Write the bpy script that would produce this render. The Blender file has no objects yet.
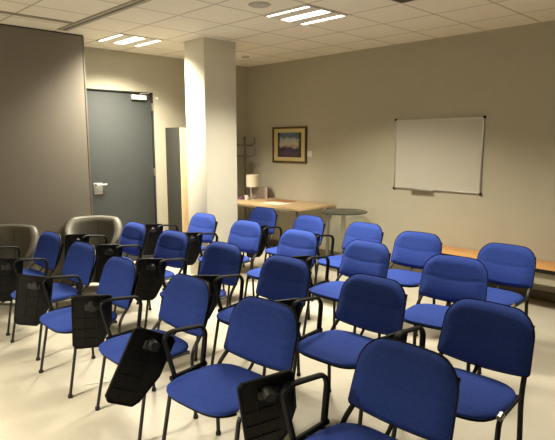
import bpy, bmesh, math, random
from math import sin, cos, pi, radians
from mathutils import Vector, Matrix, Euler
random.seed(7)
SC = bpy.context.scene
COL = SC.collection
H = 3.0                       # ceiling height

# ------------------------------------------------------------------ materials
def mat(name, col, rough=.6, metal=0, noise=0, nscale=40, bump=0, bscale=200, spec=.5, sheen=0, trans=0, ior=1.45, coat=0):
    m = bpy.data.materials.new(name); m.use_nodes = True
    nt = m.node_tree; b = nt.nodes['Principled BSDF']
    b.inputs['Base Color'].default_value = (*col, 1)
    b.inputs['Roughness'].default_value = rough
    b.inputs['Metallic'].default_value = metal
    b.inputs['Specular IOR Level'].default_value = spec
    b.inputs['IOR'].default_value = ior
    if sheen:
        b.inputs['Sheen Weight'].default_value = sheen
        b.inputs['Sheen Roughness'].default_value = .5
        b.inputs['Sheen Tint'].default_value = (*[min(1, c*2.2+.02) for c in col], 1)
    if trans: b.inputs['Transmission Weight'].default_value = trans
    if coat: b.inputs['Coat Weight'].default_value = coat
    tc = nt.nodes.new('ShaderNodeTexCoord')
    if noise:
        n = nt.nodes.new('ShaderNodeTexNoise'); n.inputs['Scale'].default_value = nscale; n.inputs['Detail'].default_value = 4
        r = nt.nodes.new('ShaderNodeValToRGB')
        r.color_ramp.elements[0].position = .3; r.color_ramp.elements[1].position = .7
        r.color_ramp.elements[0].color = (*[c*(1-noise) for c in col], 1)
        r.color_ramp.elements[1].color = (*[min(1, c*(1+noise)) for c in col], 1)
        nt.links.new(tc.outputs['Object'], n.inputs['Vector']); nt.links.new(n.outputs['Fac'], r.inputs['Fac'])
        nt.links.new(r.outputs['Color'], b.inputs['Base Color'])
    if bump:
        n = nt.nodes.new('ShaderNodeTexNoise'); n.inputs['Scale'].default_value = bscale; n.inputs['Detail'].default_value = 2
        bp = nt.nodes.new('ShaderNodeBump'); bp.inputs['Strength'].default_value = bump; bp.inputs['Distance'].default_value = .002
        nt.links.new(tc.outputs['Object'], n.inputs['Vector']); nt.links.new(n.outputs['Fac'], bp.inputs['Height'])
        nt.links.new(bp.outputs['Normal'], b.inputs['Normal'])
    return m

def emit(name, col, s):
    m = bpy.data.materials.new(name); m.use_nodes = True
    b = m.node_tree.nodes['Principled BSDF']
    b.inputs['Base Color'].default_value = (.8, .8, .8, 1)
    b.inputs['Emission Color'].default_value = (*col, 1); b.inputs['Emission Strength'].default_value = s
    return m

def wood(name, c1, c2, rough=.45, axis='X', scale=3):
    m = mat(name, c1, rough); nt = m.node_tree; b = nt.nodes['Principled BSDF']
    tc = nt.nodes.new('ShaderNodeTexCoord'); mp = nt.nodes.new('ShaderNodeMapping')
    sc = {'X': (1, 14, 14), 'Y': (14, 1, 14), 'Z': (14, 14, 1)}[axis]
    mp.inputs['Scale'].default_value = sc
    n = nt.nodes.new('ShaderNodeTexNoise'); n.inputs['Scale'].default_value = scale; n.inputs['Detail'].default_value = 6; n.inputs['Distortion'].default_value = .6
    r = nt.nodes.new('ShaderNodeValToRGB')
    r.color_ramp.elements[0].position = .35; r.color_ramp.elements[1].position = .68
    r.color_ramp.elements[0].color = (*c1, 1); r.color_ramp.elements[1].color = (*c2, 1)
    nt.links.new(tc.outputs['Object'], mp.inputs['Vector']); nt.links.new(mp.outputs['Vector'], n.inputs['Vector'])
    nt.links.new(n.outputs['Fac'], r.inputs['Fac']); nt.links.new(r.outputs['Color'], b.inputs['Base Color'])
    return m

M = {}
M['blue'] = mat('blue_upholstery', (.026, .052, .245), .92, noise=.22, nscale=140, bump=.4, bscale=420, spec=.15, sheen=.12)
M['black'] = mat('black_plastic', (.0042, .0042, .0044), .55, bump=.2, bscale=600, spec=.2)
M['hinge'] = mat('charcoal_plastic', (.012, .0115, .011), .5)
M['blacktube'] = mat('black_painted_steel', (.010, .010, .011), .35, spec=.35)
M['greymetal'] = mat('grey_painted_steel', (.20, .19, .17), .4)
M['chrome'] = mat('bright_steel', (.62, .60, .56), .25, 1)
M['alu'] = mat('satin_aluminium', (.55, .54, .51), .4, 1)
M['rubber'] = mat('dark_rubber', (.015, .015, .015), .8)
M['wall'] = mat('beige_wall_paint', (.42, .388, .30), .85, noise=.02, nscale=6, bump=.15, bscale=160)
M['farwall'] = mat('bounce_cutting_dark_wall', (.085, .075, .06), .9, noise=.05, nscale=80)  # unseen right and front walls, coloured dark to cut bounce light on the chairs
M['column'] = mat('cream_column_paint', (.66, .63, .525), .8, noise=.015, nscale=6, bump=.1, bscale=160)
M['skirt'] = mat('grey_brown_skirting', (.13, .105, .07), .5)
M['doorgrey'] = mat('grey_door_paint', (.046, .050, .048), .6, noise=.03, nscale=5, spec=.25)
M['doorframe'] = mat('dark_door_frame', (.02, .02, .019), .6)
M['panel'] = mat('taupe_partition_fabric', (.185, .163, .131), .9, noise=.08, nscale=120, bump=.25, bscale=400)
M['darkgap'] = mat('dark_track_slot', (.02, .018, .015), .7)
M['track'] = mat('grey_track_profile', (.34, .31, .24), .5)
M['tub'] = mat('grey_faux_leather', (.10, .093, .074), .5, noise=.08, nscale=30, bump=.2, bscale=90)
M['tubdark'] = mat('dark_plinth', (.02, .019, .018), .5)
M['oak'] = wood('light_oak_top', (.46, .32, .17), (.56, .41, .24), .4, 'X')
M['bench'] = wood('orange_wood_bench', (.52, .25, .07), (.62, .33, .11), .35, 'X')
M['beech'] = wood('pale_beech_front', (.66, .48, .28), (.72, .55, .34), .5, 'Z')
M['cabgrey'] = mat('grey_cabinet_side', (.04, .039, .033), .7, spec=.2)
M['board'] = mat('whiteboard_enamel', (.50, .475, .41), .14, noise=.01, nscale=3)
M['mount'] = mat('yellowish_picture_mount', (.55, .45, .20), .8)
M['frame'] = wood('dark_brown_frame', (.06, .03, .012), (.10, .055, .02), .35, 'X', 8)
M['coat'] = mat('brown_coat_stand', (.13, .10, .075), .5)
M['shade'] = mat('cream_lamp_shade', (.66, .60, .46), .8, bump=.2, bscale=300)
M['purple'] = mat('purple_card', (.16, .07, .16), .6)
M['pink'] = mat('pale_pink_card', (.46, .39, .35), .6)
M['red'] = mat('dark_red_card', (.18, .035, .03), .6)
M['paper'] = mat('white_paper', (.70, .66, .56), .8)
M['folder'] = mat('tan_folder', (.30, .14, .05), .6)
M['white'] = mat('white_plastic', (.72, .70, .64), .4)
M['strip'] = emit('lit_lamp_strip', (1, .93, .80), 9)
M['lampmetal'] = mat('perforated_lamp_metal', (.72, .68, .58), .5)
M['grille'] = mat('dark_vent', (.10, .085, .07), .6)
M['speaker'] = mat('grey_speaker_mesh', (.46, .42, .335), .7, bump=.5, bscale=500)
g = mat('clear_table_glass', (.75, .82, .76), .04); M['glass'] = g
nt = g.node_tree; tr = nt.nodes.new('ShaderNodeBsdfTransparent'); tr.inputs['Color'].default_value = (.86, .92, .88, 1)
fr = nt.nodes.new('ShaderNodeFresnel'); fr.inputs['IOR'].default_value = 1.25
mxs = nt.nodes.new('ShaderNodeMixShader'); gl_ = nt.nodes.new('ShaderNodeBsdfGlossy'); gl_.inputs['Roughness'].default_value = .05
nt.links.new(fr.outputs[0], mxs.inputs[0]); nt.links.new(tr.outputs[0], mxs.inputs[1]); nt.links.new(gl_.outputs[0], mxs.inputs[2])
nt.links.new(mxs.outputs[0], nt.nodes['Material Output'].inputs['Surface'])
M['glassedge'] = mat('dark_green_glass_edge', (.035, .05, .042), .15)

def ceiling_mat():
    m = mat('mineral_fibre_ceiling', (.80, .74, .62), .9)
    nt = m.node_tree; b = nt.nodes['Principled BSDF']; L = nt.links.new
    tc = nt.nodes.new('ShaderNodeTexCoord'); sx = nt.nodes.new('ShaderNodeSeparateXYZ'); L(tc.outputs['Object'], sx.inputs[0])
    def line(out, off):
        a = nt.nodes.new('ShaderNodeMath'); a.operation = 'ADD'; a.inputs[1].default_value = off; L(out, a.inputs[0])
        w = nt.nodes.new('ShaderNodeMath'); w.operation = 'PINGPONG'; w.inputs[1].default_value = .3; L(a.outputs[0], w.inputs[0])
        c = nt.nodes.new('ShaderNodeMath'); c.operation = 'LESS_THAN'; c.inputs[1].default_value = .0105; L(w.outputs[0], c.inputs[0])
        return c
    lx = line(sx.outputs['X'], -2.924+6); ly = line(sx.outputs['Y'], 1.74+12)
    mx = nt.nodes.new('ShaderNodeMath'); mx.operation = 'MAXIMUM'; L(lx.outputs[0], mx.inputs[0]); L(ly.outputs[0], mx.inputs[1])
    n = nt.nodes.new('ShaderNodeTexNoise'); n.inputs['Scale'].default_value = 60; n.inputs['Detail'].default_value = 5; L(tc.outputs['Object'], n.inputs['Vector'])
    r = nt.nodes.new('ShaderNodeValToRGB'); r.color_ramp.elements[0].position = .3; r.color_ramp.elements[1].position = .7
    r.color_ramp.elements[0].color = (.80, .735, .60, 1); r.color_ramp.elements[1].color = (.86, .80, .66, 1)
    L(n.outputs['Fac'], r.inputs['Fac'])
    mix = nt.nodes.new('ShaderNodeMixRGB'); L(mx.outputs[0], mix.inputs['Fac']); L(r.outputs['Color'], mix.inputs[1])
    mix.inputs[2].default_value = (.50, .44, .33, 1); L(mix.outputs['Color'], b.inputs['Base Color'])
    bp = nt.nodes.new('ShaderNodeBump'); bp.inputs['Strength'].default_value = .5; bp.inputs['Distance'].default_value = .006; bp.invert = True
    L(mx.outputs[0], bp.inputs['Height']); L(bp.outputs['Normal'], b.inputs['Normal'])
    return m
M['ceiling'] = ceiling_mat()

def floor_mat():
    m = mat('cream_linoleum', (.66, .60, .46), .36)
    nt = m.node_tree; b = nt.nodes['Principled BSDF']; L = nt.links.new
    tc = nt.nodes.new('ShaderNodeTexCoord')
    n = nt.nodes.new('ShaderNodeTexNoise'); n.inputs['Scale'].default_value = 1.6; n.inputs['Detail'].default_value = 6; n.inputs['Roughness'].default_value = .6
    n2 = nt.nodes.new('ShaderNodeTexNoise'); n2.inputs['Scale'].default_value = 90; n2.inputs['Detail'].default_value = 3
    L(tc.outputs['Object'], n.inputs['Vector']); L(tc.outputs['Object'], n2.inputs['Vector'])
    r = nt.nodes.new('ShaderNodeValToRGB'); r.color_ramp.elements[0].position = .3; r.color_ramp.elements[1].position = .65
    r.color_ramp.elements[0].color = (.46, .42, .335, 1); r.color_ramp.elements[1].color = (.52, .48, .39, 1)
    L(n.outputs['Fac'], r.inputs['Fac'])
    mix = nt.nodes.new('ShaderNodeMixRGB'); mix.blend_type = 'MULTIPLY'; mix.inputs['Fac'].default_value = .12
    L(r.outputs['Color'], mix.inputs[1]); L(n2.outputs['Color'], mix.inputs[2]); L(mix.outputs['Color'], b.inputs['Base Color'])
    rr = nt.nodes.new('ShaderNodeMapRange'); rr.inputs['To Min'].default_value = .30; rr.inputs['To Max'].default_value = .5
    L(n.outputs['Fac'], rr.inputs['Value']); L(rr.outputs['Result'], b.inputs['Roughness'])
    return m
M['floor'] = floor_mat()

def painting_mat():
    # a loose townscape: stormy blue sky, pale middle, dark figures along the foot
    m = mat('loose_painted_townscape', (.3, .3, .3), .6); nt = m.node_tree; b = nt.nodes['Principled BSDF']; L = nt.links.new
    tc = nt.nodes.new('ShaderNodeTexCoord'); sx = nt.nodes.new('ShaderNodeSeparateXYZ'); L(tc.outputs['Generated'], sx.inputs[0])
    n = nt.nodes.new('ShaderNodeTexNoise'); n.inputs['Scale'].default_value = 4.5; n.inputs['Detail'].default_value = 5; L(tc.outputs['Generated'], n.inputs['Vector'])
    a = nt.nodes.new('ShaderNodeMath'); a.operation = 'MULTIPLY_ADD'; a.inputs[1].default_value = .55; L(n.outputs['Fac'], a.inputs[0])
    s = nt.nodes.new('ShaderNodeMath'); s.operation = 'SUBTRACT'; s.inputs[1].default_value = .27; L(sx.outputs['Z'], s.inputs[0]); L(s.outputs[0], a.inputs[2])
    r = nt.nodes.new('ShaderNodeValToRGB'); e = r.color_ramp.elements
    e[0].position = 0; e[0].color = (.05, .03, .05, 1)
    e[1].position = 1; e[1].color = (.10, .17, .22, 1)
    for p, c in ((.22, (.07, .05, .08, 1)), (.33, (.015, .015, .03, 1)), (.43, (.30, .23, .22, 1)), (.56, (.50, .41, .30, 1)), (.70, (.34, .36, .36, 1)), (.85, (.06, .11, .16, 1))):
        q = e.new(p); q.color = c
    L(a.outputs[0], r.inputs['Fac'])
    # darker trees at both sides
    c = nt.nodes.new('ShaderNodeMath'); c.operation = 'SUBTRACT'; c.inputs[1].default_value = .5; L(sx.outputs['X'], c.inputs[0])
    ab = nt.nodes.new('ShaderNodeMath'); ab.operation = 'ABSOLUTE'; L(c.outputs[0], ab.inputs[0])
    n2 = nt.nodes.new('ShaderNodeTexNoise'); n2.inputs['Scale'].default_value = 9; L(tc.outputs['Generated'], n2.inputs['Vector'])
    ad = nt.nodes.new('ShaderNodeMath'); ad.operation = 'MULTIPLY_ADD'; ad.inputs[1].default_value = .18; L(n2.outputs['Fac'], ad.inputs[0]); L(ab.outputs[0], ad.inputs[2])
    th = nt.nodes.new('ShaderNodeMapRange'); th.inputs['From Min'].default_value = .47; th.inputs['From Max'].default_value = .52; L(ad.outputs[0], th.inputs['Value'])
    mx = nt.nodes.new('ShaderNodeMixRGB'); L(th.outputs['Result'], mx.inputs['Fac']); L(r.outputs['Color'], mx.inputs[1]); mx.inputs[2].default_value = (.025, .03, .025, 1)
    L(mx.outputs['Color'], b.inputs['Base Color'])
    return m
M['art'] = painting_mat()

# ------------------------------------------------------------------ object helpers
def link(name, bm, m, parent=None, smooth=True, loc=None):
    me = bpy.data.meshes.new(name); bmesh.ops.recalc_face_normals(bm, faces=bm.faces); bm.to_mesh(me); bm.free()
    me.materials.append(m)
    if smooth:
        me.polygons.foreach_set('use_smooth', [True]*len(me.polygons))
        try: me.set_sharp_from_angle(angle=radians(42))
        except Exception: pass
    o = bpy.data.objects.new(name, me); COL.objects.link(o)
    if parent is not None: o.parent = parent
    if loc: o.location = loc
    return o
def thing(name, label, cat, loc=(0, 0, 0), rz=0, group=None):
    o = bpy.data.objects.new(name, None); o.empty_display_size = .1; COL.objects.link(o)
    o.location = loc; o.rotation_euler = (0, 0, rz)
    return tag(o, label, cat, group)
def tag(o, label, cat, group=None):
    o['label'] = label; o['category'] = cat
    if group: o['group'] = group
    return o
def struct(o): o['kind'] = 'structure'; return o

def box(bm, x0, x1, y0, y1, z0, z1, bev=0, seg=2):
    vs = [bm.verts.new((x, y, z)) for x in (x0, x1) for y in (y0, y1) for z in (z0, z1)]
    q = [(0, 1, 3, 2), (4, 6, 7, 5), (0, 4, 5, 1), (2, 3, 7, 6), (0, 2, 6, 4), (1, 5, 7, 3)]
    fs = [bm.faces.new([vs[i] for i in f]) for f in q]
    if bev:
        es = {e for f in fs for e in f.edges}
        bmesh.ops.bevel(bm, geom=list(es), offset=bev, segments=seg, affect='EDGES', profile=.5)
    return bm
def B(*a, **k): return box(bmesh.new(), *a, **k)

def fillet(pts, r, n=5):
    pts = [Vector(p) for p in pts]; out = [pts[0]]
    for i in range(1, len(pts)-1):
        a, b, c = pts[i-1], pts[i], pts[i+1]
        d1 = (a-b); d2 = (c-b); rr = min(r, d1.length*.48, d2.length*.48)
        p, q = b+d1.normalized()*rr, b+d2.normalized()*rr
        for k in range(n+1):
            t = k/n; out.append((1-t)**2*p+2*t*(1-t)*b+t*t*q)
    out.append(pts[-1]); return out
def tube(bm, pts, rx, ry=None, n=10, r_fillet=.04, up=(1, 0, 0), cap=True, nf=5):
    """sweep an ellipse (rx along 'up'-ish side axis, ry across) along a filleted polyline"""
    ry = ry or rx; P = fillet(pts, r_fillet, nf) if len(pts) > 2 else [Vector(p) for p in pts]
    rings = []; up = Vector(up)
    for i, p in enumerate(P):
        t = (P[min(i+1, len(P)-1)]-P[max(i-1, 0)]).normalized()
        s = up-t*up.dot(t)
        if s.length < 1e-3: s = Vector((0, 1, 0))-t*t.y
        s.normalize(); w = t.cross(s)
        rings.append([bm.verts.new(p+s*rx*cos(2*pi*k/n)+w*ry*sin(2*pi*k/n)) for k in range(n)])
    for a, b in zip(rings, rings[1:]):
        for k in range(n): bm.faces.new((a[k], a[(k+1) % n], b[(k+1) % n], b[k]))
    if cap: bm.faces.new(rings[0][::-1]); bm.faces.new(rings[-1])
    return bm
def T(*a, **k): return tube(bmesh.new(), *a, **k)
def lathe(bm, prof, c=(0, 0, 0), n=32):
    rings = []
    for r, z in prof:
        if r < 1e-6: rings.append([bm.verts.new((c[0], c[1], c[2]+z))])
        else: rings.append([bm.verts.new((c[0]+r*cos(2*pi*k/n), c[1]+r*sin(2*pi*k/n), c[2]+z)) for k in range(n)])
    for a, b in zip(rings, rings[1:]):
        for k in range(n):
            k2 = (k+1) % n
            if len(a) == 1 and len(b) == 1: continue
            if len(a) == 1: bm.faces.new((a[0], b[k2], b[k]))
            elif len(b) == 1: bm.faces.new((a[k], a[k2], b[0]))
            else: bm.faces.new((a[k], a[k2], b[k2], b[k]))
    return bm
def LA(*a, **k): return lathe(bmesh.new(), *a, **k)
def extrude_poly(bm, pts, d, bev=0):
    """closed planar polygon (list of Vector) thickened by vector d"""
    a = [bm.verts.new(p) for p in pts]; b = [bm.verts.new(Vector(p)+Vector(d)) for p in pts]; n = len(a)
    fs = [bm.faces.new(a), bm.faces.new(b[::-1])]
    for i in range(n): fs.append(bm.faces.new((a[i], b[i], b[(i+1) % n], a[(i+1) % n])))
    bmesh.ops.recalc_face_normals(bm, faces=fs)
    if bev:
        es = list(set(fs[0].edges) | set(fs[1].edges))
        bmesh.ops.bevel(bm, geom=es, offset=bev, segments=2, affect='EDGES', profile=.5)
    return bm

# ------------------------------------------------------------------ room shell
X1, Y1 = 9.2, -8.4
struct(link('floor', B(-.2, X1+.2, Y1-.2, .2, -.15, 0), M['floor'], smooth=False))
struct(link('ceiling', B(-.2, X1+.2, Y1-.2, .2, H, H+.15), M['ceiling'], smooth=False))
struct(link('wall_back', B(-.2, X1+.2, 0, .2, 0, H), M['wall'], smooth=False))
DY0, DY1, DZ = -2.87, -1.88, 2.45
bm = bmesh.new()
box(bm, -.2, 0, Y1, DY0-.011, 0, H); box(bm, -.2, 0, DY1+.011, 0, 0, H); box(bm, -.2, 0, DY0-.011, DY1+.011, DZ+.011, H)
struct(link('wall_left', bm, M['wall'], smooth=False))
struct(link('wall_right', B(X1, X1+.2, Y1, 0, 0, H), M['farwall'], smooth=False))
struct(link('wall_front', B(-.2, X1+.2, Y1-.2, Y1, 0, H), M['farwall'], smooth=False))
struct(link('baseboard_back', B(.014, X1-.014, -.014, 0, 0, .11, bev=.003), M['skirt']))
bm = bmesh.new(); box(bm, 0, .014, DY1+.08, 0, 0, .11, bev=.003); box(bm, 0, .014, Y1, DY0-.08, 0, .11, bev=.003)
struct(link('baseboard_left', bm, M['skirt']))
# square column
struct(link('column', B(1.184, 1.6, -2.1, -1.6, 0, H, bev=.006), M['column']))
# grey door
door = bpy.data.objects.new('door_1', None); COL.objects.link(door); door.location = (0, (DY0+DY1)/2, 0); struct(door)
w2 = (DY1-DY0)/2
bm = bmesh.new(); box(bm, -.1, .018, -w2-.012, -w2+.004, 0, DZ+.012, bev=.003); box(bm, -.1, .018, w2-.004, w2+.012, 0, DZ+.012, bev=.003); box(bm, -.1, .018, -w2+.004, w2-.004, DZ-.004, DZ+.012, bev=.003)
link('door_frame', bm, M['doorframe'], door)
link('door_slab', B(-.055, -.006, -w2+.008, w2-.008, .008, DZ-.008, bev=.004), M['doorgrey'], door)
bm = bmesh.new(); box(bm, -.006, .035, w2-.33, w2-.10, DZ-.10, DZ-.035, bev=.006)
cl = link('door_closer', bm, M['white'], door)
bm = bmesh.new(); tube(bm, [(.03, w2-.20, DZ-.04), (.03, w2-.20, DZ-.012), (.075, w2-.09, DZ-.010), (.02, w2-.05, DZ+.012)], .011, .007, r_fillet=.01)
link('closer_arm', bm, M['alu'], cl)
bm = bmesh.new(); box(bm, -.007, .004, -w2+.035, -w2+.165, 1.03, 1.19, bev=.004)
hp = link('handle_plate', bm, M['alu'], door)
bm = bmesh.new(); tube(bm, [(0, -w2+.06, 1.165), (.055, -w2+.06, 1.165), (.055, -w2+.20, 1.165)], .0125, r_fillet=.02)
link('lever_handle', bm, M['alu'], hp)
bm = bmesh.new()
for z in (.25, 1.25, 2.2): box(bm, -.002, .02, w2-.012, w2+.008, z, z+.11, bev=.004)
link('hinge', bm, M['alu'], door)

# ------------------------------------------------------------------ ceiling fittings
def track(name, x0, x1, y0, y1, label, along):
    o = thing(name, label, 'track', ((x0+x1)/2, (y0+y1)/2, H))
    a, b = (x1-x0)/2, (y1-y0)/2
    bm = bmesh.new()
    if along == 'X':
        box(bm, -a, a, -b, -b+.042, -.012, 0); box(bm, -a, a, b-.042, b, -.012, 0)
        link('track_profile', bm, M['track'], o, False); link('track_slot', B(-a, a, -b+.042, b-.042, -.005, 0), M['darkgap'], o, False)
    else:
        box(bm, -a, -a+.02, -b, b, -.012, 0); box(bm, a-.02, a, -b, b, -.012, 0)
        link('track_profile', bm, M['track'], o, False); link('track_slot', B(-a+.02, a-.02, -b, b, -.005, 0), M['darkgap'], o, False)
    return o
track('partition_track', .86, 9.1, -3.56, -3.45, 'dark grey ceiling track slanting across from partition top to upper picture edge', 'X')
track('partition_track', 1.25, 1.31, -7.9, -3.575, 'thin brown ceiling track running over the grey partition at upper left', 'Y')

def luminaire(x, y, label, watts, share=(.25, .5, .25)):
    o = thing('ceiling_light', label, 'ceiling light', (x, y, H), 0, 'recessed ceiling lights')
    s = .296
    bm = bmesh.new()
    for a, b, c, d in ((-s, s, -s, -s+.014), (-s, s, s-.014, s), (-s, -s+.014, -s+.014, s-.014), (s-.014, s, -s+.014, s-.014)): box(bm, a, b, c, d, -.014, 0)
    link('lamp_frame', bm, M['lampmetal'], o, False)
    for y0, y1 in ((-.225, -.07), (.07, .225)): link('reflector', B(-s+.014, s-.014, y0, y1, -.010, 0), M['lampmetal'], o, False)
    for (y0, y1), f in zip(((-.282, -.225), (-.07, .07), (.225, .282)), share):
        link('lamp_strip', B(-s+.014, s-.014, y0+.004, y1-.004, -.006, 0), M['strip'], o, False)
        L = bpy.data.lights.new('strip_light', 'AREA'); L.shape = 'RECTANGLE'; L.size = .55; L.size_y = y1-y0-.01
        L.energy = watts*f; L.color = (1, .925, .75); L.spread = radians(126)
        lo = bpy.data.objects.new('strip_light', L); COL.objects.link(lo); lo.parent = o; lo.location = (0, (y0+y1)/2, -.016)
    return o
luminaire(3.215, -2.035, 'square ceiling light with three lit strips above chair rows, nearer the whiteboard', 108)
luminaire(.824, -2.655, 'square ceiling light with three lit strips, above grey door left of column', 150, (.12, .46, .42))
luminaire(3.8, -7.8, 'square ceiling light over the open floor before the front chair row, outside the frame', 420)
luminaire(5.9, -2.2, 'square ceiling light over the right end of the farthest row, above the picture', 36)

o = tag(link('ceiling_speaker', LA([(0, -.012), (.08, -.012), (.098, -.010), (.105, -.004), (.105, 0)], n=40), M['speaker'], loc=(3.2, -2.64, H)), 'round grey speaker disc in the ceiling left of the nearer light', 'speaker')
sd = tag(link('smoke_detector', LA([(0, -.02), (.05, -.02), (.06, -.012), (.06, 0)], n=28), M['speaker'], loc=(.85, -.79, H)), 'small round smoke detector on the ceiling right of the column', 'detector')
v = thing('ceiling_vent', 'dark ceiling vent grille cut by the upper picture edge, right of centre', 'vent', (4.424, -2.04, H))
bm = bmesh.new(); s = .294
for a, b, c, d in ((-s, s, -s, -s+.02), (-s, s, s-.02, s), (-s, -s+.02, -s+.02, s-.02), (s-.02, s, -s+.02, s-.02)): box(bm, a, b, c, d, -.012, 0)
link('vent_frame', bm, M['lampmetal'], v, False)
bm = bmesh.new()
for k in range(12): box(bm, -s+.02, s-.02, -s+.035+k*.046, -s+.055+k*.046, -.010, -.001)
link('vent_slats', bm, M['grille'], v, False); link('vent_back', B(-s+.02, s-.02, -s+.02, s-.02, -.003, 0), M['darkgap'], v, False)

# ------------------------------------------------------------------ partition
PX = .72
pt = thing('partition_panel', 'tall taupe fabric movable partition standing beside the grey door', 'partition', (PX-.05, -4.82, 0))
link('fabric_face', B(-.05, .05, -1.9, 1.60, .03, H-.016, bev=.004), M['panel'], pt)
link('edge_profile', B(-.052, .052, 1.601, 1.625, .03, H-.016, bev=.004), M['panel'], pt)
link('top_seal', B(-.045, .045, -1.9, 1.62, H-.015, H-.002), M['darkgap'], pt, False)
link('bottom_seal', B(-.03, .03, -1.9, 1.62, 0, .029), M['darkgap'], pt, False)

# ------------------------------------------------------------------ chairs
SW, HS = .260, .491
def spow(v, e): return math.copysign(abs(v)**e, v)
def seat_bm(th0, th1, grow, y0=-.280, y1=.20, dome=.012):
    bm = bmesh.new(); n = 56; ym, yh = (y0+y1)/2, (y1-y0)/2+grow; w = SW+grow
    prof = [(.0, th1+dome), (.35, th1+dome*.9), (.65, th1+dome*.65), (.85, th1+dome*.3), (.95, th1-.003), (.99, th1-.012), (1., th1-.024), (.995, th0+.012), (.965, th0+.002), (.8, th0), (0, th0)]
    rings = []
    for rho, z in prof:
        if rho == 0: rings.append([bm.verts.new((0, ym, z))]); continue
        R = []
        for k in range(n):
            a = 2*pi*k/n; ex = .52
            x = w*rho*spow(cos(a), ex); yy = yh*rho*spow(sin(a), ex)
            if yy < 0: x *= 1-.06*(yy/yh)**2          # a little narrower at the front
            else: x *= 1-.10*(yy/yh)**2
            f = max(0, -yy/yh-.75)/.25
            R.append(bm.verts.new((x, ym+yy, z-(.014*f*f if z > th0+.02 else 0))))
        rings.append(R)
    for a, b in zip(rings, rings[1:]):
        for k in range(n):
            k2 = (k+1) % n
            if len(a) == 1: bm.faces.new((a[0], b[k], b[k2]))
            elif len(b) == 1: bm.faces.new((a[k], a[k2], b[0]))
            else: bm.faces.new((a[k], a[k2], b[k2], b[k]))
    return bm
BZ0, BZ1, BY0, BY1, BW = .530, .838, .220, .318, .258
BN = Vector((0, -.955, .29)).normalized()
def back_bm(front, rear, grow, crease):
    """padded panel: bowed in plan, rounded top corners, nearly square lower corners, sagging lower edge"""
    bm = bmesh.new(); NU, NV = 48, 40; w = BW+grow; r, rb = .125, .022
    us = [sin(pi/2*(-1+2*i/NU)) for i in range(NU+1)]; vs = [.5+.5*sin(pi/2*(-1+2*j/NV)) for j in range(NV+1)]
    def spans(x):
        a = min(abs(x), w); q = 1-(a/w)**2
        zt = BZ1+grow+.010*q; zb = BZ0-grow-.026*q
        if a > w-r: zt -= r-math.sqrt(max(0, r*r-(a-w+r)**2))
        if a > w-rb: zb += rb-math.sqrt(max(0, rb*rb-(a-w+rb)**2))
        return zb, zt
    def grid(sgn):
        G = []
        for u in us:
            x = u*w; zb, zt = spans(x); row = []
            for v in vs:
                z = zb+(zt-zb)*v; t = (z-BZ0)/(BZ1-BZ0)
                e = min(w-abs(x), zt-z, z-zb); k = 1
                for dd, rr in ((w-abs(x), .10), (zt-z, .07), (z-zb, .028)): k *= 1-(1-min(1, dd/rr))**2.3
                if sgn > 0:
                    d = front*k
                    if crease:
                        uu = x/w; tc = .44+.09*uu*uu; q = (t-tc)/.028
                        d += (-.0050*math.exp(-q*q)+.006*math.exp(-((t-.20)/.19)**2))*min(1, e/.05)
                else: d = -rear*(.35+.65*k)
                p = Vector((x*(1-.05*t), BY0+(BY1-BY0)*t+.022*(1-(x/w)**2), z))
                row.append(bm.verts.new(p+BN*d))
            G.append(row)
        return G
    A, C = grid(1), grid(-1)
    for G in (A, C):
        for i in range(NU):
            for j in range(NV): bm.faces.new((G[i][j], G[i+1][j], G[i+1][j+1], G[i][j+1]))
    def loop(G): return [G[i][0] for i in range(NU)]+[G[NU][j] for j in range(NV)]+[G[i][NV] for i in range(NU, 0, -1)]+[G[0][j] for j in range(NV, 0, -1)]
    a, b = loop(A), loop(C); n = len(a)
    for k in range(n): bm.faces.new((a[k], a[(k+1) % n], b[(k+1) % n], b[k]))
    return bm
_c = {}
def leg_bms():
    d = {}
    for s in (-1, 1):
        d['f', s] = T([(s*.276, -.245, .012), (s*.262, -.165, .445), (s*.250, .13, .452)], .0135, .0095, r_fillet=.05, up=(1, 0, 0))
        d['r', s] = T([(s*.258, .165, .012), (s*.250, .150, .44), (s*.226, .268, .56), (s*.218, .345, .77)], .0145, .0095, r_fillet=.07, up=(1, 0, 0))
    return d
AX = -.300
def arm_bm():
    bm = bmesh.new()
    tube(bm, [(AX+.012, -.125, .468), (AX, -.182, .700), (AX, -.130, .722), (AX, .085, .697), (AX+.004, .112, .655), (AX+.014, .078, .470)], .019, .0115, n=12, r_fillet=.035)
    tube(bm, [(AX+.018, -.155, .462), (AX+.018, .10, .470)], .013, .016, n=12)
    tube(bm, [(AX+.02, -.06, .463), (-.235, -.06, .45)], .012, n=8); tube(bm, [(AX+.02, .05, .466), (-.235, .05, .45)], .012, n=8)
    return bm
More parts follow.
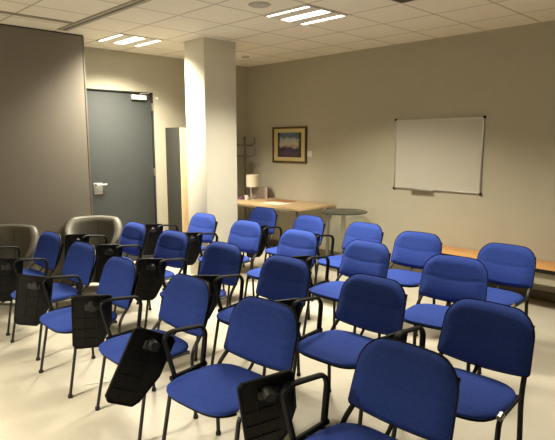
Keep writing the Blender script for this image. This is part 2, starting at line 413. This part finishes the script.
def tablet_bms():
    """folded writing tablet: local x' = visible underside normal, y' = rearwards, z' = up; hinge at the origin"""
    w, top, bot, th = .128, .064, -.362, .016
    out = [(-w, top-.02), (-w+.02, top), (w-.02, top), (w, top-.02), (w, -.17), (w-.055, bot+.03), (w-.085, bot), (-w+.03, bot), (-w+.004, bot+.03)]
    bm = bmesh.new(); extrude_poly(bm, [Vector((-.012, y, z)) for y, z in out], (-th, 0, 0), bev=.004)
    ribs = bmesh.new()
    inn = [(y*.90, z*.95 if z > 0 else z*.96) for y, z in out]
    for a, b in zip(out, out[1:]+out[:1]):          # raised lip round the underside
        tube(ribs, [(-.013, a[0]*.965, a[1]*.985), (-.011, b[0]*.965, b[1]*.985)], .005, n=6)
    for yy in (-.05, .03): tube(ribs, [(-.012, yy, -.05), (-.012, yy, bot+.03)], .004, n=6)
    for zz in (-.11, -.20, -.28): tube(ribs, [(-.012, -w+.02, zz), (-.012, .045, zz)], .004, n=6)
    hg = bmesh.new()
    m = bmesh.ops.create_cone(hg, cap_ends=True, segments=20, radius1=.030, radius2=.024, depth=.052)
    bmesh.ops.rotate(hg, verts=hg.verts, cent=(0, 0, 0), matrix=Matrix.Rotation(pi/2, 3, 'Y'))
    bmesh.ops.translate(hg, verts=hg.verts, vec=(.016, 0, 0))
    box(hg, -.012, .010, -.045, .045, -.035, .012, bev=.004)
    return bm, ribs, hg
def make_chair(arm, swing=(0, .30, -.43), hinge=(-.352, -.215, .690), label='', group=''):
    t = thing('conference_chair', label, 'chair', (0, 0, 0), 0, group)
    if not _c:
        def mesh(nm, bm, m):
            o = link(nm, bm, m); me = o.data; bpy.data.objects.remove(o); _c[nm] = me
        mesh('seat', seat_bm(.455, HS-.012, 0), M['blue'])
        mesh('seat_shell', seat_bm(.438, .462, -.008, dome=0), M['black'])
        mesh('backrest', back_bm(.036, .006, 0, True), M['blue'])
        b2 = back_bm(-.006, .028, .005, False); mesh('back_shell', b2, M['black'])
        for k, b in leg_bms().items(): mesh('leg%s%d' % k, b, M['blacktube'])
        for s in (-1, 1):
            mesh('foot%d' % s, LA([(0, 0), (.016, 0), (.017, .006), (.015, .022), (.009, .024)], n=14), M['rubber'])
        mesh('crossbar', T([(-.25, .13, .446), (.25, .13, .446)], .010, n=8), M['blacktube'])
        mesh('front_crossbar', T([(-.25, -.11, .440), (.25, -.11, .440)], .010, n=8), M['blacktube'])
        mesh('back_bar', T([(-.02, .10, .446), (-.02, .205, .47), (-.02, .255, .56), (-.02, .31, .68)], .011, .006, r_fillet=.05), M['black'])
        mesh('frame_cap', T([(.262, -.168, .452), (.262, -.135, .462)], .0155, n=12), M['chrome'])
        mesh('armrest', arm_bm(), M['black'])
        a, b, c = tablet_bms(); mesh('writing_tablet', a, M['black']); mesh('tablet_ribs', b, M['black']); mesh('hinge', c, M['hinge'])
    def put(nm, me, par=None):
        o = bpy.data.objects.new(nm, _c[me]); COL.objects.link(o); o.parent = par or t; return o
    put('seat', 'seat'); put('seat_shell', 'seat_shell'); put('backrest', 'backrest'); put('back_shell', 'back_shell')
    for k in 'fr':
        for s in (-1, 1):
            l = put('leg', 'leg%s%d' % (k, s))
            f = put('foot_cap', 'foot1', l); f.location = (s*.276, -.245, 0) if k == 'f' else (s*.258, .165, 0)
    put('crossbar', 'crossbar'); put('crossbar', 'front_crossbar'); put('back_bar', 'back_bar')
    put('frame_cap', 'frame_cap')['label'] = 'bright steel frame end under the seat'
    if arm:
        put('armrest', 'armrest')
        w = put('writing_tablet', 'writing_tablet'); w.location = hinge; w.rotation_euler = swing
        put('tablet_ribs', 'tablet_ribs', w); put('hinge', 'hinge', w)
    return t
DEF = ((-.04, .30, -.42), (-.352, -.215, .676))
FITT = {'A3': ((-.187, .175, -.546), (-.342, -.225, .680)), 'A4': ((-.046, .326, -.416), (-.352, -.212, .690)),
        'A5': ((-.46, .04, -.29), (-.345, -.221, .665)), 'A6': ((.178, .33, -.433), (-.365, -.203, .695)), 'A1': ((-.04, .25, -.25), (-.350, -.205, .676)), 'B1': ((-.04, .25, -.25), (-.350, -.205, .676)), 'A2': ((-.1, .25, -.32), (-.350, -.215, .676)), 'B5': ((.0, .30, -.42), (-.352, -.205, .668)), 'B6': ((.10, .25, -.25), (-.345, -.150, .638))}
rows = {
 'A': [(1.645, -4.385, .03, 1), (2.41, -4.397, .033, 1), (3.231, -4.462, -.01, 1), (4.075, -4.409, -.013, 1), (4.860, -4.406, .08, 1), (5.775, -4.412, .011, 1)],
 'B': [(1.665, -3.455, .0, 1), (2.463, -3.455, .05, 1), (3.321, -3.492, .044, 1), (4.128, -3.503, .046, 1), (4.972, -3.515, .04, 1), (5.757, -3.535, .03, 1)],
 'C': [(1.60, -2.449, .039, 1), (2.447, -2.463, .037, 1), (3.315, -2.501, .039, 0), (4.164, -2.509, -.003, 1), (5.094, -2.528, .19, 0)],
 'D': [(1.683, -1.487, .062, 1), (2.645, -1.634, -.023, 1), (3.47, -1.622, -.035, 1), (4.261, -1.745, .087, 0), (5.117, -1.756, -.008, 0)]}
LAB = {
 'A1': 'blue chair before the left tub armchair, leftmost of the nearest row',
 'A2': 'blue chair with folded black tablet, second from the left in the nearest row',
 'A3': 'blue chair with upright hanging black tablet, third from the left in the nearest row',
 'A4': 'blue chair, fourth in nearest row, seat half hidden by the tilted black tablet',
 'A5': 'blue chair in nearest row, fifth from left, holding the steeply tilted black tablet',
 'A6': 'large blue chair, rightmost of nearest row, its black tablet cut by picture bottom',
 'B1': 'blue chair before the right tub armchair, leftmost of the second row',
 'B2': 'blue chair with black tablet, second from the left in the second row',
 'B3': 'dark blue chair with black tablet, third from the left in the second row',
 'B4': 'dark blue chair with tablet arm, fourth from left in the second row',
 'B5': 'dark blue chair with tablet arm, fifth from the left in the second row',
 'B6': 'darkest blue chair, rightmost of the second row, steel frame end showing',
 'C1': 'blue chair with black tablet just before the foot of the square column',
 'C2': 'blue chair with black tablet, second from the left in the third row',
 'C3': 'blue chair without armrest in the third row, third from its left end',
 'C4': 'blue chair with tablet arm, fourth from the left in the third row',
 'C5': 'blue armless chair at right end of the third row, turned slightly aside',
 'D1': 'blue chair with tablet arm before the desk, leftmost of the farthest row',
 'D2': 'blue chair with tablet arm before the desk corner, second in farthest row',
 'D3': 'blue chair with tablet arm standing before the round glass table',
 'D4': 'blue armless chair below whiteboard, before the left end of the wall bench',
 'D5': 'blue armless chair before the wall bench, rightmost of the farthest row'}
for rname, L in rows.items():
    for i, (x, y, a, arm) in enumerate(L):
        key = rname+str(i+1)
        sw, hg = FITT.get(key, DEF)
        if key not in FITT: sw = (sw[0]+random.uniform(-.06, .06), sw[1]+random.uniform(-.04, .04), sw[2]+random.uniform(-.05, .05))
        c = make_chair(arm, sw, hg, LAB[key], 'blue conference chairs in four rows')
        c.location = (x-(0 if rname == 'A' or key == 'B6' else .010), y, 0); c.rotation_euler = (0, 0, a)

# ------------------------------------------------------------------ tub armchairs
def tub_chair(x, y, rz, label):
    t = thing('tub_armchair', label, 'armchair', (x, y, 0), 0, 'grey tub armchairs by the partition')
    RA, RB, TH = .287, .19, .088               # bucket plan: half width, half depth of the shell centre line
    bm = bmesh.new(); rings = []; N = 56; lim = radians(150)
    for k in range(N+1):
        a = -lim+2*lim*k/N; p = Vector((RA*sin(a), RB*cos(a), 0)); nn = Vector((RB*sin(a), RA*cos(a), 0)).normalized()
        u = abs(a)/lim; top = .872-.02*u-(.30 if a < 0 else .36)*max(0, (u-(.45 if a < 0 else .34))/.56)**1.4
        lo = .84                                      # narrower towards the foot
        prof = [(TH*.3, .12, lo), (TH*.5, .35, .92), (TH*.66, top-.09, 1), (TH*.66, top-.045, 1), (TH*.48, top-.012, 1), (TH*.12, top, 1), (-TH*.3, top-.015, 1), (-TH*.5, top-.06, 1), (-TH*.5, top-.14, .98), (-TH*.40, .42, .90), (-TH*.35, .12, lo)]
        rings.append([bm.verts.new(p*q+nn*d+Vector((0, 0, z))) for d, z, q in prof])
    for a, b in zip(rings, rings[1:]):
        m = len(a)
        for k in range(m): bm.faces.new((a[k], a[(k+1) % m], b[(k+1) % m], b[k]))
    bm.faces.new(rings[0]); bm.faces.new(rings[-1][::-1])
    o = link('tub_shell', bm, M['tub'], t); md = o.modifiers.new('sub', 'SUBSURF'); md.levels = md.render_levels = 1
    cu = bmesh.new(); n = 40; P = []
    def cring(g, z): return [cu.verts.new(((RA-.075)*g*spow(cos(2*pi*k/n), .8), -.03+(RB-.05)*g*spow(sin(2*pi*k/n), .8), z)) for k in range(n)]
    rr = [cring(.9, .28), cring(1, .30), cring(1, .42), cring(.95, .45), cring(.7, .465), cring(.3, .47)]
    for a, b in zip(rr, rr[1:]):
        for k in range(n): cu.faces.new((a[k], a[(k+1) % n], b[(k+1) % n], b[k]))
    cu.faces.new(rr[0][::-1]); cu.faces.new(rr[-1])
    link('seat_cushion', cu, M['tub'], t)
    link('seam', T([(0, RB*.92-.036, .50), (0, RB*.98-.044, .68), (0, RB-.044, .815)], .004, n=6), M['tubdark'], t)
    for sx in (-1, 1):
        for sy in (-1, 1): link('leg', LA([(0, 0), (.016, 0), (.022, .12), (.022, .15), (0, .15)], (sx*.17, sy*.13, 0), 14), M['tubdark'], t)
    link('base_panel', B(-.20, .20, -.16, .15, .118, .29, bev=.02), M['tubdark'], t)
    for ch in t.children: ch.data.transform(Matrix.Rotation(rz, 4, 'Z'))
    return t
tub_chair(1.03, -3.345, .70, 'grey tub armchair against the door, right one of the pair')
tub_chair(1.03, -4.31, .70, 'grey tub armchair before the taupe partition at the left picture edge')

# ------------------------------------------------------------------ cabinet behind the column
cb = thing('tall_cabinet', 'tall narrow grey cabinet with pale wood front between door and column', 'cabinet', (.2, -1.25, 0))
link('carcass', B(-.195, .18, -.418, .40, .06, 1.96, bev=.003), M['cabgrey'], cb)
link('plinth', B(-.19, .165, -.40, .39, 0, .059), M['skirt'], cb, False)
for i, (a, b) in enumerate(((-.416, -.012), (-.008, .396))):
    d = link('door', B(.1815, .202, a, b, .065, 1.955, bev=.003), M['beech'], cb)
    yh = b-.04 if i == 0 else a+.04
    link('handle', T([(.202, yh, 1.0), (.228, yh, 1.0), (.228, yh, 1.16), (.202, yh, 1.16)], .005, r_fillet=.012), M['alu'], d)

# ------------------------------------------------------------------ desk with lamp and small things
DZT = .83
dk = thing('desk', 'light oak desk along the wall under the picture', 'desk', (1.16, -.42, 0))
link('desk_top', B(-.87, .82, -.40, .395, DZT-.035, DZT, bev=.004), M['oak'], dk)
for sx in (-.62, .72):
    for sy in (-.33, .33): link('leg', T([(sx, sy, 0), (sx, sy, DZT-.036)], .022, n=16), M['greymetal'], dk)
for sy in (-.33, .33): link('rail', B(-.62, .72, sy-.012, sy+.012, DZT-.075, DZT-.036), M['alu'], dk, False)
lp = thing('table_lamp', 'small table lamp with cream drum shade on the desk', 'lamp', (.545, -.40, DZT))
link('base', LA([(0, 0), (.055, 0), (.058, .008), (.05, .016), (.012, .02), (.009, .03)], n=28), M['alu'], lp)
link('stem', T([(0, 0, .02), (0, 0, .32)], .009, n=12), M['coat'], lp)
link('lamp_shade', LA([(.100, .20), (.105, .20), (.104, .395), (.100, .395), (.100, .20)], n=36), M['shade'], lp)
bx = thing('display_box', 'pale pinkish flat box with red side standing upright on the desk', 'box', (.525, -.23, DZT), .55)
link('box_body', B(-.155, .14, -.03, .03, 0, .18, bev=.004), M['pink'], bx)
link('box_side', B(.1405, .155, -.03, .03, 0, .18, bev=.003), M['red'], bx)['label'] = 'dark red side of the box'
tag(link('card_stack', B(-.10, .06, -.06, .05, 0, .035, bev=.004), M['purple'], loc=(.44, -.56, DZT)), 'small purple stack of cards at the lamp foot on desk', 'cards')
gl = thing('white_cup', 'small white cup beside the lamp foot on the desk', 'cup', (.56, -.55, DZT))
link('cup_body', LA([(0, 0), (.022, 0), (.030, .07), (.027, .07), (.020, .008), (0, .008)], n=22), M['white'], gl)
link('cup_handle', T([(.028, 0, .055), (.05, 0, .05), (.048, 0, .02), (.025, 0, .018)], .004, r_fillet=.012), M['white'], gl)
tag(link('folder', B(-.20, .20, -.14, .14, 0, .008, bev=.002), M['folder'], loc=(1.10, -.30, DZT)), 'thin tan brown folder lying on the desk before the upright box', 'folder')
pp = tag(link('paper_sheet', B(-.19, .19, -.14, .14, 0, .003), M['paper'], smooth=False, loc=(1.27, -.56, DZT)), 'pale sheet of paper lying near the front edge of the desk', 'paper')

# round glass table
gt = thing('glass_table', 'round glass topped pedestal table at the right end of the desk', 'table', (2.45, -.42, 0))
link('glass_top', LA([(0, .792), (.318, .792), (.318, .807), (0, .807)], n=64), M['glass'], gt)
link('glass_edge', LA([(.3185, .792), (.324, .795), (.324, .804), (.3185, .807), (.3185, .792)], n=64), M['glassedge'], gt)
link('pedestal', T([(0, 0, .02), (0, 0, .78)], .032, n=24), M['alu'], gt)
link('top_plate', LA([(0, .775), (.11, .775), (.11, .791), (0, .791)], n=32), M['alu'], gt)
link('foot', LA([(0, 0), (.21, 0), (.215, .008), (.20, .018), (.05, .028), (.035, .05), (0, .05)], n=40), M['alu'], gt)

# coat stand
cs = thing('coat_stand', 'dark brown coat stand with curved hooks in the corner behind the lamp', 'coat stand', (.22, -.28, 0))
link('post', T([(0, 0, .03), (0, 0, 1.79)], .017, n=14), M['coat'], cs)
link('finial', LA([(0, .05), (.02, .04), (.028, .02), (.02, 0)], (0, 0, 1.79), 16), M['coat'], cs)
for k in range(6):
    a = k*pi/3+.35; c, s = cos(a), sin(a)
    zz = 1.70 if k % 2 else 1.52; ln = .20
    link('hook', T([(0, 0, zz), (c*ln*.6, s*ln*.6, zz-.015), (c*ln, s*ln, zz+.03), (c*ln*.95, s*ln*.95, zz+.13)], .010, n=8, r_fillet=.06, up=(0, 0, 1)), M['coat'], cs)
for k in range(4):
    a = k*pi/2+pi/4; c, s = cos(a), sin(a)
    link('leg', T([(0, 0, .20), (c*.12, s*.12, .10), (c*.19, s*.19, .012)], .013, n=8, r_fillet=.05, up=(0, 0, 1)), M['coat'], cs)

# picture, wall label
pc = thing('framed_picture', 'framed painting of a cloudy townscape on the wall above the desk', 'picture', (.996, 0, 1.700))
bm = bmesh.new()
for a, b, c, d in ((-.377, .377, .255, .283), (-.377, .377, -.283, -.255), (-.377, -.349, -.255, .255), (.349, .377, -.255, .255)): box(bm, a, b, -.03, 0, c, d, bev=.003)
link('picture_frame', bm, M['frame'], pc)
link('mount', B(-.349, .349, -.012, 0, -.255, .255), M['mount'], pc, False)
link('painting', B(-.262, .262, -.016, -.0125, -.195, .195), M['art'], pc, False)
tag(link('wall_label', B(-.045, .045, -.006, 0, -.045, .045, bev=.001), M['white'], loc=(1.425, 0, 1.565)), 'small white card on the wall at right of the framed picture', 'label')
tag(link('wall_button', LA([(0, .016), (.012, .016), (.02, .010), (.022, 0)], n=20), M['white']), 'small round white button on the wall right of the door top', 'button')
bpy.data.objects['wall_button'].location = (0, -1.795, 2.385); bpy.data.objects['wall_button'].rotation_euler = (0, pi/2, 0)

# whiteboard
wb = thing('whiteboard', 'blank whiteboard with black corner caps on the right wall', 'whiteboard', (3.575, 0, 1.582))
hw, hh = .6, .449
link('writing_surface', B(-hw+.012, hw-.012, -.016, 0, -hh+.012, hh-.012), M['board'], wb, False)
bm = bmesh.new()
for a, b, c, d in ((-hw, hw, hh-.016, hh), (-hw, hw, -hh, -hh+.016), (-hw, -hw+.016, -hh+.016, hh-.016), (hw-.016, hw, -hh+.016, hh-.016)): box(bm, a, b, -.022, 0, c, d, bev=.002)
link('board_frame', bm, M['alu'], wb)
for sx in (-1, 1):
    for sz in (-1, 1): link('corner_cap', B(sx*hw-.015, sx*hw+.015, -.026, 0, sz*hh-.015, sz*hh+.015, bev=.006), M['rubber'], wb)['label'] = 'black corner cap'
bm = bmesh.new(); box(bm, -.34, -.02, -.075, -.022, -hh-.004, -hh+.004, bev=.002); box(bm, -.34, -.02, -.078, -.072, -hh-.004, -hh+.014, bev=.002)
link('pen_tray', bm, M['alu'], wb)

# wall bench
bn = thing('wall_bench', 'long low orange wood bench along the wall under the whiteboard', 'bench', (6.05, -.235, 0))
link('bench_top', B(-2.6, 2.6, -.225, .225, .425, .455, bev=.003), M['bench'], bn)
link('front_edge', B(-2.6, 2.6, -.232, -.2255, .415, .456, bev=.002), M['blacktube'], bn)['label'] = 'dark front edge strip of the bench'
link('back_rail', B(-2.5, 2.5, .16, .19, .36, .424), M['skirt'], bn, False)
link('apron', B(-2.56, 2.56, -.19, -.165, .285, .424, bev=.003), M['wall'], bn)['label'] = 'beige apron under the bench top'
for x in (-2.3, -.8, .8, 2.3):
    bm = bmesh.new(); box(bm, x-.02, x+.02, -.14, .19, .385, .4245, bev=.003); box(bm, x-.02, x+.02, .15, .19, 0, .385, bev=.003)
    link('bracket', bm, M['blacktube'], bn)

# thin white cable on the floor
tag(link('cable', T([(3.395, -4.555, .004), (3.43, -4.47, .004), (3.475, -4.415, .004), (3.40, -4.38, .004), (3.36, -4.40, .004), (3.33, -4.40, .004)], .004, n=8, r_fillet=.02, up=(0, 0, 1)), M['white']), 'thin white cable looped on the floor under the nearest chair row', 'cable')

# ------------------------------------------------------------------ world, camera, colour
W = bpy.data.worlds.new('room_world'); SC.world = W; W.use_nodes = True
W.node_tree.nodes['Background'].inputs['Color'].default_value = (1, .85, .65, 1)
W.node_tree.nodes['Background'].inputs['Strength'].default_value = .02

f, pitch, yaw, roll = 527.654, .1472, .8006, -.0013
F = Vector((-sin(yaw)*cos(pitch), cos(yaw)*cos(pitch), -sin(pitch)))
R = Vector((cos(yaw), sin(yaw), 0)); U = R.cross(F)
R2 = R*cos(roll)+U*sin(roll); U2 = U*cos(roll)-R*sin(roll)
cd = bpy.data.cameras.new('camera'); cd.sensor_fit = 'HORIZONTAL'; cd.sensor_width = 36; cd.lens = f/555*36
cd.clip_start = .05
cam = bpy.data.objects.new('camera', cd); COL.objects.link(cam)
cam.matrix_world = Matrix(((R2.x, U2.x, -F.x, 6.9688), (R2.y, U2.y, -F.y, -6.07), (R2.z, U2.z, -F.z, 1.75), (0, 0, 0, 1)))
SC.camera = cam
SC.view_settings.view_transform = 'Standard'; SC.view_settings.look = 'None'
SC.view_settings.exposure = 0; SC.view_settings.gamma = 1; SC.view_settings.use_curve_mapping = False
